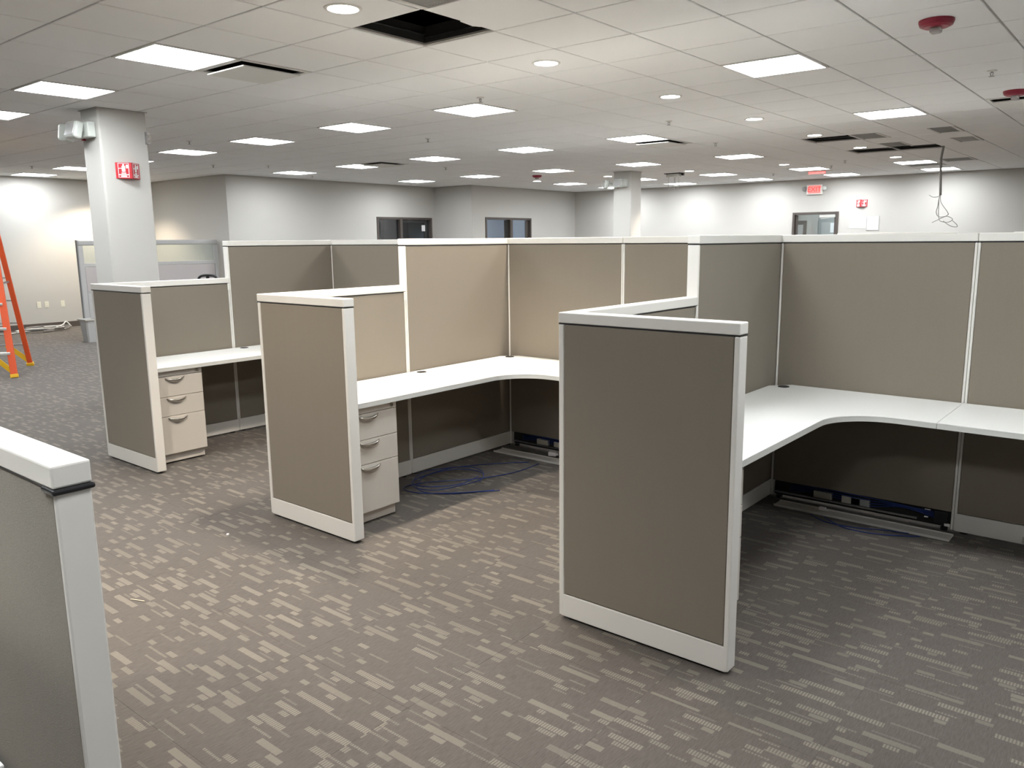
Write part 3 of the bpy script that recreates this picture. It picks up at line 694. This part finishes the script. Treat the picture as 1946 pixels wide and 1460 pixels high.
# loose raceway covers and cables on the floor
def cover(label, x, y, rz, L):
    t = thing('raceway_cover', label, 'cover plate', (x, y, 0), rz)
    part('plate', B().box((0, -.047, .002), (L, .047, .008), .002), 'trim_white', t)
    part('lip', B().box((0, -.051, 0), (L, -.0475, .014), .001).box((0, .0475, 0), (L, .051, .014), .001), 'trim_white', t)
cover('loose white base cover lying under the middle desk', -4.02, 4.57, .02, 1.02)
cover('loose white base cover lying under the right desk', -1.80, 4.655, -.005, .98)
def loop(cx, cy, rx, ry, n=9, a0=0, z=.004, turns=1):
    return [(cx+rx*(1+.08*math.sin(3*q))*math.cos(a0+2*math.pi*turns*q/(n*turns)), cy+ry*math.sin(a0+2*math.pi*turns*q/(n*turns)), z+.0022*q) for q in range(int(n*turns)+1)]
def tangle(label, x, y, runs):
    t = thing('network_cable_tangle', label, 'cables', (x, y, 0))
    for pts in runs: part('network_cable', B().tube([(px_-x, py_-y, max(z, .0035)) for px_, py_, z in pts], .0032, 6, 8), 'blue_cable', t)
tangle('blue network cables sprawled over the carpet under the middle desk', -3.7, 3.75, [
    [(-3.60, 4.44, .006), (-3.75, 4.3, .004), (-3.95, 4.0, .004), (-3.95, 3.7, .004), (-3.75, 3.48, .004), (-3.55, 3.54, .004), (-3.40, 3.72, .004), (-3.33, 3.80, .004)],
    [(-3.52, 4.46, .006), (-3.52, 4.2, .004), (-3.6, 3.9, .012), (-3.82, 3.62, .012), (-3.86, 3.44, .012), (-3.70, 3.42, .012), (-3.5, 3.58, .012), (-3.36, 3.78, .006)],
    loop(-3.72, 3.72, .2, .28, 9, .4, .018, 2)])
tangle('blue network cables looping in front of the loose cover under the right desk', -1.25, 4.52, [
    [(-1.02, 4.585, .006), (-1.16, 4.55, .006), (-1.3, 4.50, .004), (-1.45, 4.50, .004), (-1.56, 4.57, .006)],
    [(-.96, 4.575, .006), (-1.03, 4.53, .006), (-1.18, 4.47, .004), (-1.34, 4.47, .004), (-1.48, 4.56, .012)]])
t = thing('cable_jack', 'white data jack lying on the base cover, middle cubicle', 'data jack', (-3.55, 4.66, .012)); t.rotation_euler = (0, 0, .3)
part('body', B().box((-.03, -.015, .003), (.03, .015, .033), .003), 'sign_white', t); part('clip', B().box((.03, -.008, .01), (.045, .008, .026), .002), 'sign_white', t)
t = thing('wire_clip', 'white cable clip on the base cover under the right desk', 'clip', (-1.52, 4.66, .014)); part('body', B().box((-.02, -.012, .0), (.02, .012, .02), .003), 'sign_white', t); part('tab', B().box((.02, -.006, .0), (.032, .006, .01), .002), 'sign_white', t)
o = put('wood_splinter', B().bar((0, 0, 0), (.075, .03, 0), .004, .003, .001).mesh('wood_splinter', 'wood_pale'), None, (-3.62, 1.53, .003)); tag(o, 'thin pale splinter lying on the carpet at left', 'splinter')
o = put('plaster_crumb', B().lathe([(.0005, 0), (.009, .002), (.008, .008), (.0005, .011)], n=7).mesh('plaster_crumb', 'sign_white'), None, (-4.02, 2.26, .0)); tag(o, 'white crumb on the carpet left of the middle end panel', 'debris')

# ------------------------------------------------------------------ things at the left
# step ladder: front rail B, rear rail A, both on its right-hand side; opens away to the left
A_, B_ = Vector((-12.06, 4.11, 0)), Vector((-11.10, 3.59, 0)); mid = (A_+B_)/2
sd = (A_-B_).normalized(); wd = Vector((sd.y, -sd.x, 0)); wd = wd if wd.dot(RGT) < 0 else -wd
t = thing('step_ladder', 'orange fibreglass step ladder at the left edge, yellow feet', 'ladder', (0, 0, 0))
ZT = 2.30; TOPW = .17
def rl(foot, s, z, wide=.62):        # point on a rail: s=0 right rail, s=1 left rail
    f = z/ZT; p = foot.lerp(mid, f*.93); inset = TOPW*f
    return p + wd*(inset if s == 0 else wide-inset) + Vector((0, 0, z))
for foot in (B_, A_):
    for s in (0, 1):
        part('rail', B().bar(rl(foot, s, .02), rl(foot, s, ZT), .035 if foot is A_ else .045, .075 if foot is B_ else .06, .004, up=tuple(wd)), 'orange_rail', t)
        part('foot', B().bar(rl(foot, s, .0), rl(foot, s, .045), .055, .085, .004, up=tuple(wd)), 'yellow_plastic', t)
for q in range(1, 7):
    z = .30*q
    a, b_ = rl(B_, 0, z), rl(B_, 1, z); part('tread', B().bar(a, b_, .085, .03, .003), 'alu', t)
    a, b_ = rl(A_, 0, z), rl(A_, 1, z); part('rear_brace', B().bar(a, b_, .02, .02, .002), 'steel', t)
for foot in (A_, B_):
    for s in (0, 1): part('knee_brace', B().bar(rl(foot, s, .06), (rl(foot, s, .30)*.62+rl(foot, 1-s, .30)*.38), .012, .06, .002), 'yellow_plastic', t)
for s in (0, 1): part('spreader', B().bar(rl(B_, s, 1.15), rl(A_, s, 1.15), .006, .025), 'steel', t)
part('top_cap', B().box((-.17, -.2, 0), (.17, .2, .05), .01), 'yellow_plastic', t).matrix_local = Matrix.Translation(mid+wd*.31+Vector((0, 0, ZT-.02))) @ Matrix.Rotation(math.atan2(sd.y, sd.x), 4, 'Z')
# coil of white cable by the baseboard
t = thing('cable_coil', 'coil of white cable on the carpet by the left wall', 'cable', (-16.7, 5.95, 0))
for q in range(5): part('cable_turn', B().tube(loop(.02*q, .03*q-.05, .20+.03*(q % 3), .32+.05*((q*2) % 3), 10, q, .014+.012*q), .012, 6, 5), 'white_cable' if q % 2 else 'grey_cable', t)
part('cable_tail', B().tube([(0, -.3, .02), (.05, -.5, .012), (.12, -.65, .012), (.02, -.72, .012)], .012, 6), 'white_cable', t)
part('cable_end', B().tube([(0, .25, .06), (-.1, .42, .09), (-.15, .5, .14), (-.1, .55, .05), (0, .42, .02)], .012, 6), 'white_cable', t)
# outlets
for y, l in ((6.13, 'ivory wall outlet, leftmost of three on the left wall'), (6.27, 'ivory wall outlet, middle of three on the left wall'), (6.56, 'ivory wall outlet nearest the grey partition')):
    t = thing('wall_outlet', l, 'outlet', (XL, y, .47)); part('plate', B().box((0, -.037, -.06), (.006, .037, .06), .002), 'ivory', t)
    for z in (-.022, .022): part('socket', B().box((.006, -.015, z-.013), (.0085, .015, z+.013), .001), 'ivory', t)
# grey glazed partition behind the column
XP = -14.45
t = thing('glazed_partition', 'grey partition with upper glass windows behind the near column', 'partition', (XP, 5.83, 0))
PL = 8.36-5.83
def bb(y0, y1, z0, z1, d=.03, bev=.006): return B().box((-d, y0, z0), (d, y1, z1), bev)
part('top_rail', bb(0, PL, 1.60, 1.69, .035, .02), 'panel_grey', t); part('mid_rail', bb(0, PL, 1.24, 1.30, .032), 'panel_grey', t)
for y in (0, PL/2-.04, PL-.08): part('post', bb(y, y+.08, .0, 1.60, .034), 'panel_grey', t)
for y in (.081, PL/2+.041): part('window_pane', B().box((-.004, y, 1.305), (.004, y+PL/2-.125, 1.598)), 'glass_clear', t)
for y in (.082, PL/2+.042):
    part('upper_panel', bb(y, y+PL/2-.127, .83, 1.238, .028), 'panel_mauve', t); part('seam', bb(y, y+PL/2-.127, .805, .828, .030, .002), 'panel_grey', t); part('lower_panel', bb(y, y+PL/2-.127, .05, .803, .028), 'panel_grey', t)
part('dark_edge', bb(-.012, -.001, .0, 1.69, .035, .003), 'grey_plastic', t)
# waste bin
t = thing('waste_bin', 'grey plastic waste bin at the left end of the glazed partition', 'waste bin', (-14.20, 5.80, 0))
b = B(); bm = bmesh.new(); rr = []
for z, w1, w2 in ((0, .11, .085), (.36, .145, .11), (.362, .157, .122), (.385, .160, .125), (.386, .150, .115), (.37, .14, .105), (.012, .10, .075)):
    rr.append([bm.verts.new((sx*w1, sy*w2, z)) for sx, sy in ((-1, -.8), (-.8, -1), (.8, -1), (1, -.8), (1, .8), (.8, 1), (-.8, 1), (-1, .8))])
for a, c in zip(rr, rr[1:]):
    for q in range(8): bm.faces.new((a[q], a[(q+1) % 8], c[(q+1) % 8], c[q]))
bm.faces.new(rr[0]); bm.faces.new(rr[-1]); bmesh.ops.recalc_face_normals(bm, faces=bm.faces[:]); b._add(bm)
part('bin_body', b, 'panel_grey', t); part('rim', B().box((-.163, -.128, .366), (-.156, .128, .387), .002).box((.156, -.128, .366), (.163, .128, .387), .002).box((-.156, -.128, .366), (.156, -.122, .387), .002).box((-.156, .122, .366), (.156, .128, .387), .002), 'module_beige', t)
# office chair, only the top of its back shows
t = thing('office_chair', 'black office chair with looped back, behind the left low panel', 'chair', (-13.52, 7.43, 0), .5)
for q in range(5):
    a = 2*math.pi*q/5; part('base_leg', B().bar((0, 0, .10), (.30*math.cos(a), .30*math.sin(a), .075), .045, .03, .005), 'black_plastic', t)
    part('castor', B().cyl((.30*math.cos(a)-.012, .30*math.sin(a), .028), .028, .024, 14, 'X'), 'black_plastic', t)
part('gas_column', B().cyl((0, 0, .10), .028, .33), 'black_plastic', t); part('seat', B().box((-.24, -.24, .43), (.24, .24, .51), .035, 3), 'black_plastic', t)
part('back_frame', B().tube([(-.20, .24, .62), (-.23, .27, .85), (-.18, .28, .99), (-.10, .28, 1.045), (.10, .28, 1.045), (.18, .28, .99), (.23, .27, .85), (.20, .24, .62)], .022, 10), 'black_plastic', t)
part('back_pad', B().box((-.19, .23, .58), (.19, .275, .92), .02, 3), 'black_plastic', t); part('back_spine', B().bar((0, .2, .44), (0, .285, 1.04), .06, .025, .006), 'black_plastic', t)
for s in (-1, 1): part('armrest', B().bar((s*.26, -.12, .66), (s*.26, .15, .66), .05, .03, .008).bar((s*.26, .03, .46), (s*.26, .03, .65), .04, .02, .004).bar((s*.2, .03, .455), (s*.275, .03, .455), .04, .02), 'black_plastic', t)
# unseen neighbouring desks added to bounce light at the ceiling; foreground desk corner shows
def far_desk(label, x0, y0, x1, y1):
    t = thing('straight_worktop', label, 'desk top', (x0, y0, 0)); L, D = x1-x0, y1-y0
    q = [(0, 0), (L, 0), (L, D), (0, D)]
    part('top', B().prism(q, ZD-.006, ZD, .002), 'laminate', t); part('core', B().prism(q, ZD-.030, ZD-.0062), 'edge_band', t)
    for x in (.02, L-.05): part('end_support', B().box((x, .04, 0), (x+.03, D-.04, ZD-.031), .003), 'trim_white', t)
yb = YS+TH+.006
for n in range(3):
    x0 = XC[n]+.05; x1 = (XC[n+1] if n < 2 else .25)-.05
    far_desk('unseen white desk top added on the far side of the spine, behind the %s cubicle' % cub[n], x0, yb, x1, yb+.62)
for n, x0 in enumerate((-7.4, -5.2, -3.0, -.8)):
    far_desk('unseen white desk top added in the far workstation row, %s from left' % ordn[n], x0, 8.3, x0+2.1, 8.92)
far_desk('white desk corner just showing at the bottom left picture corner', -3.1, -.22, -1.49, .393)
# partitions of the row behind: only the cap edge shows above the spine
panel('far white capped partition showing as a thin line above the spine', -2.94, 9.0, 0, 1.18, 1.666)
panel('second far partition cap peeking over the spine at right', -1.28, 9.0, 0, 1.4, 1.662)
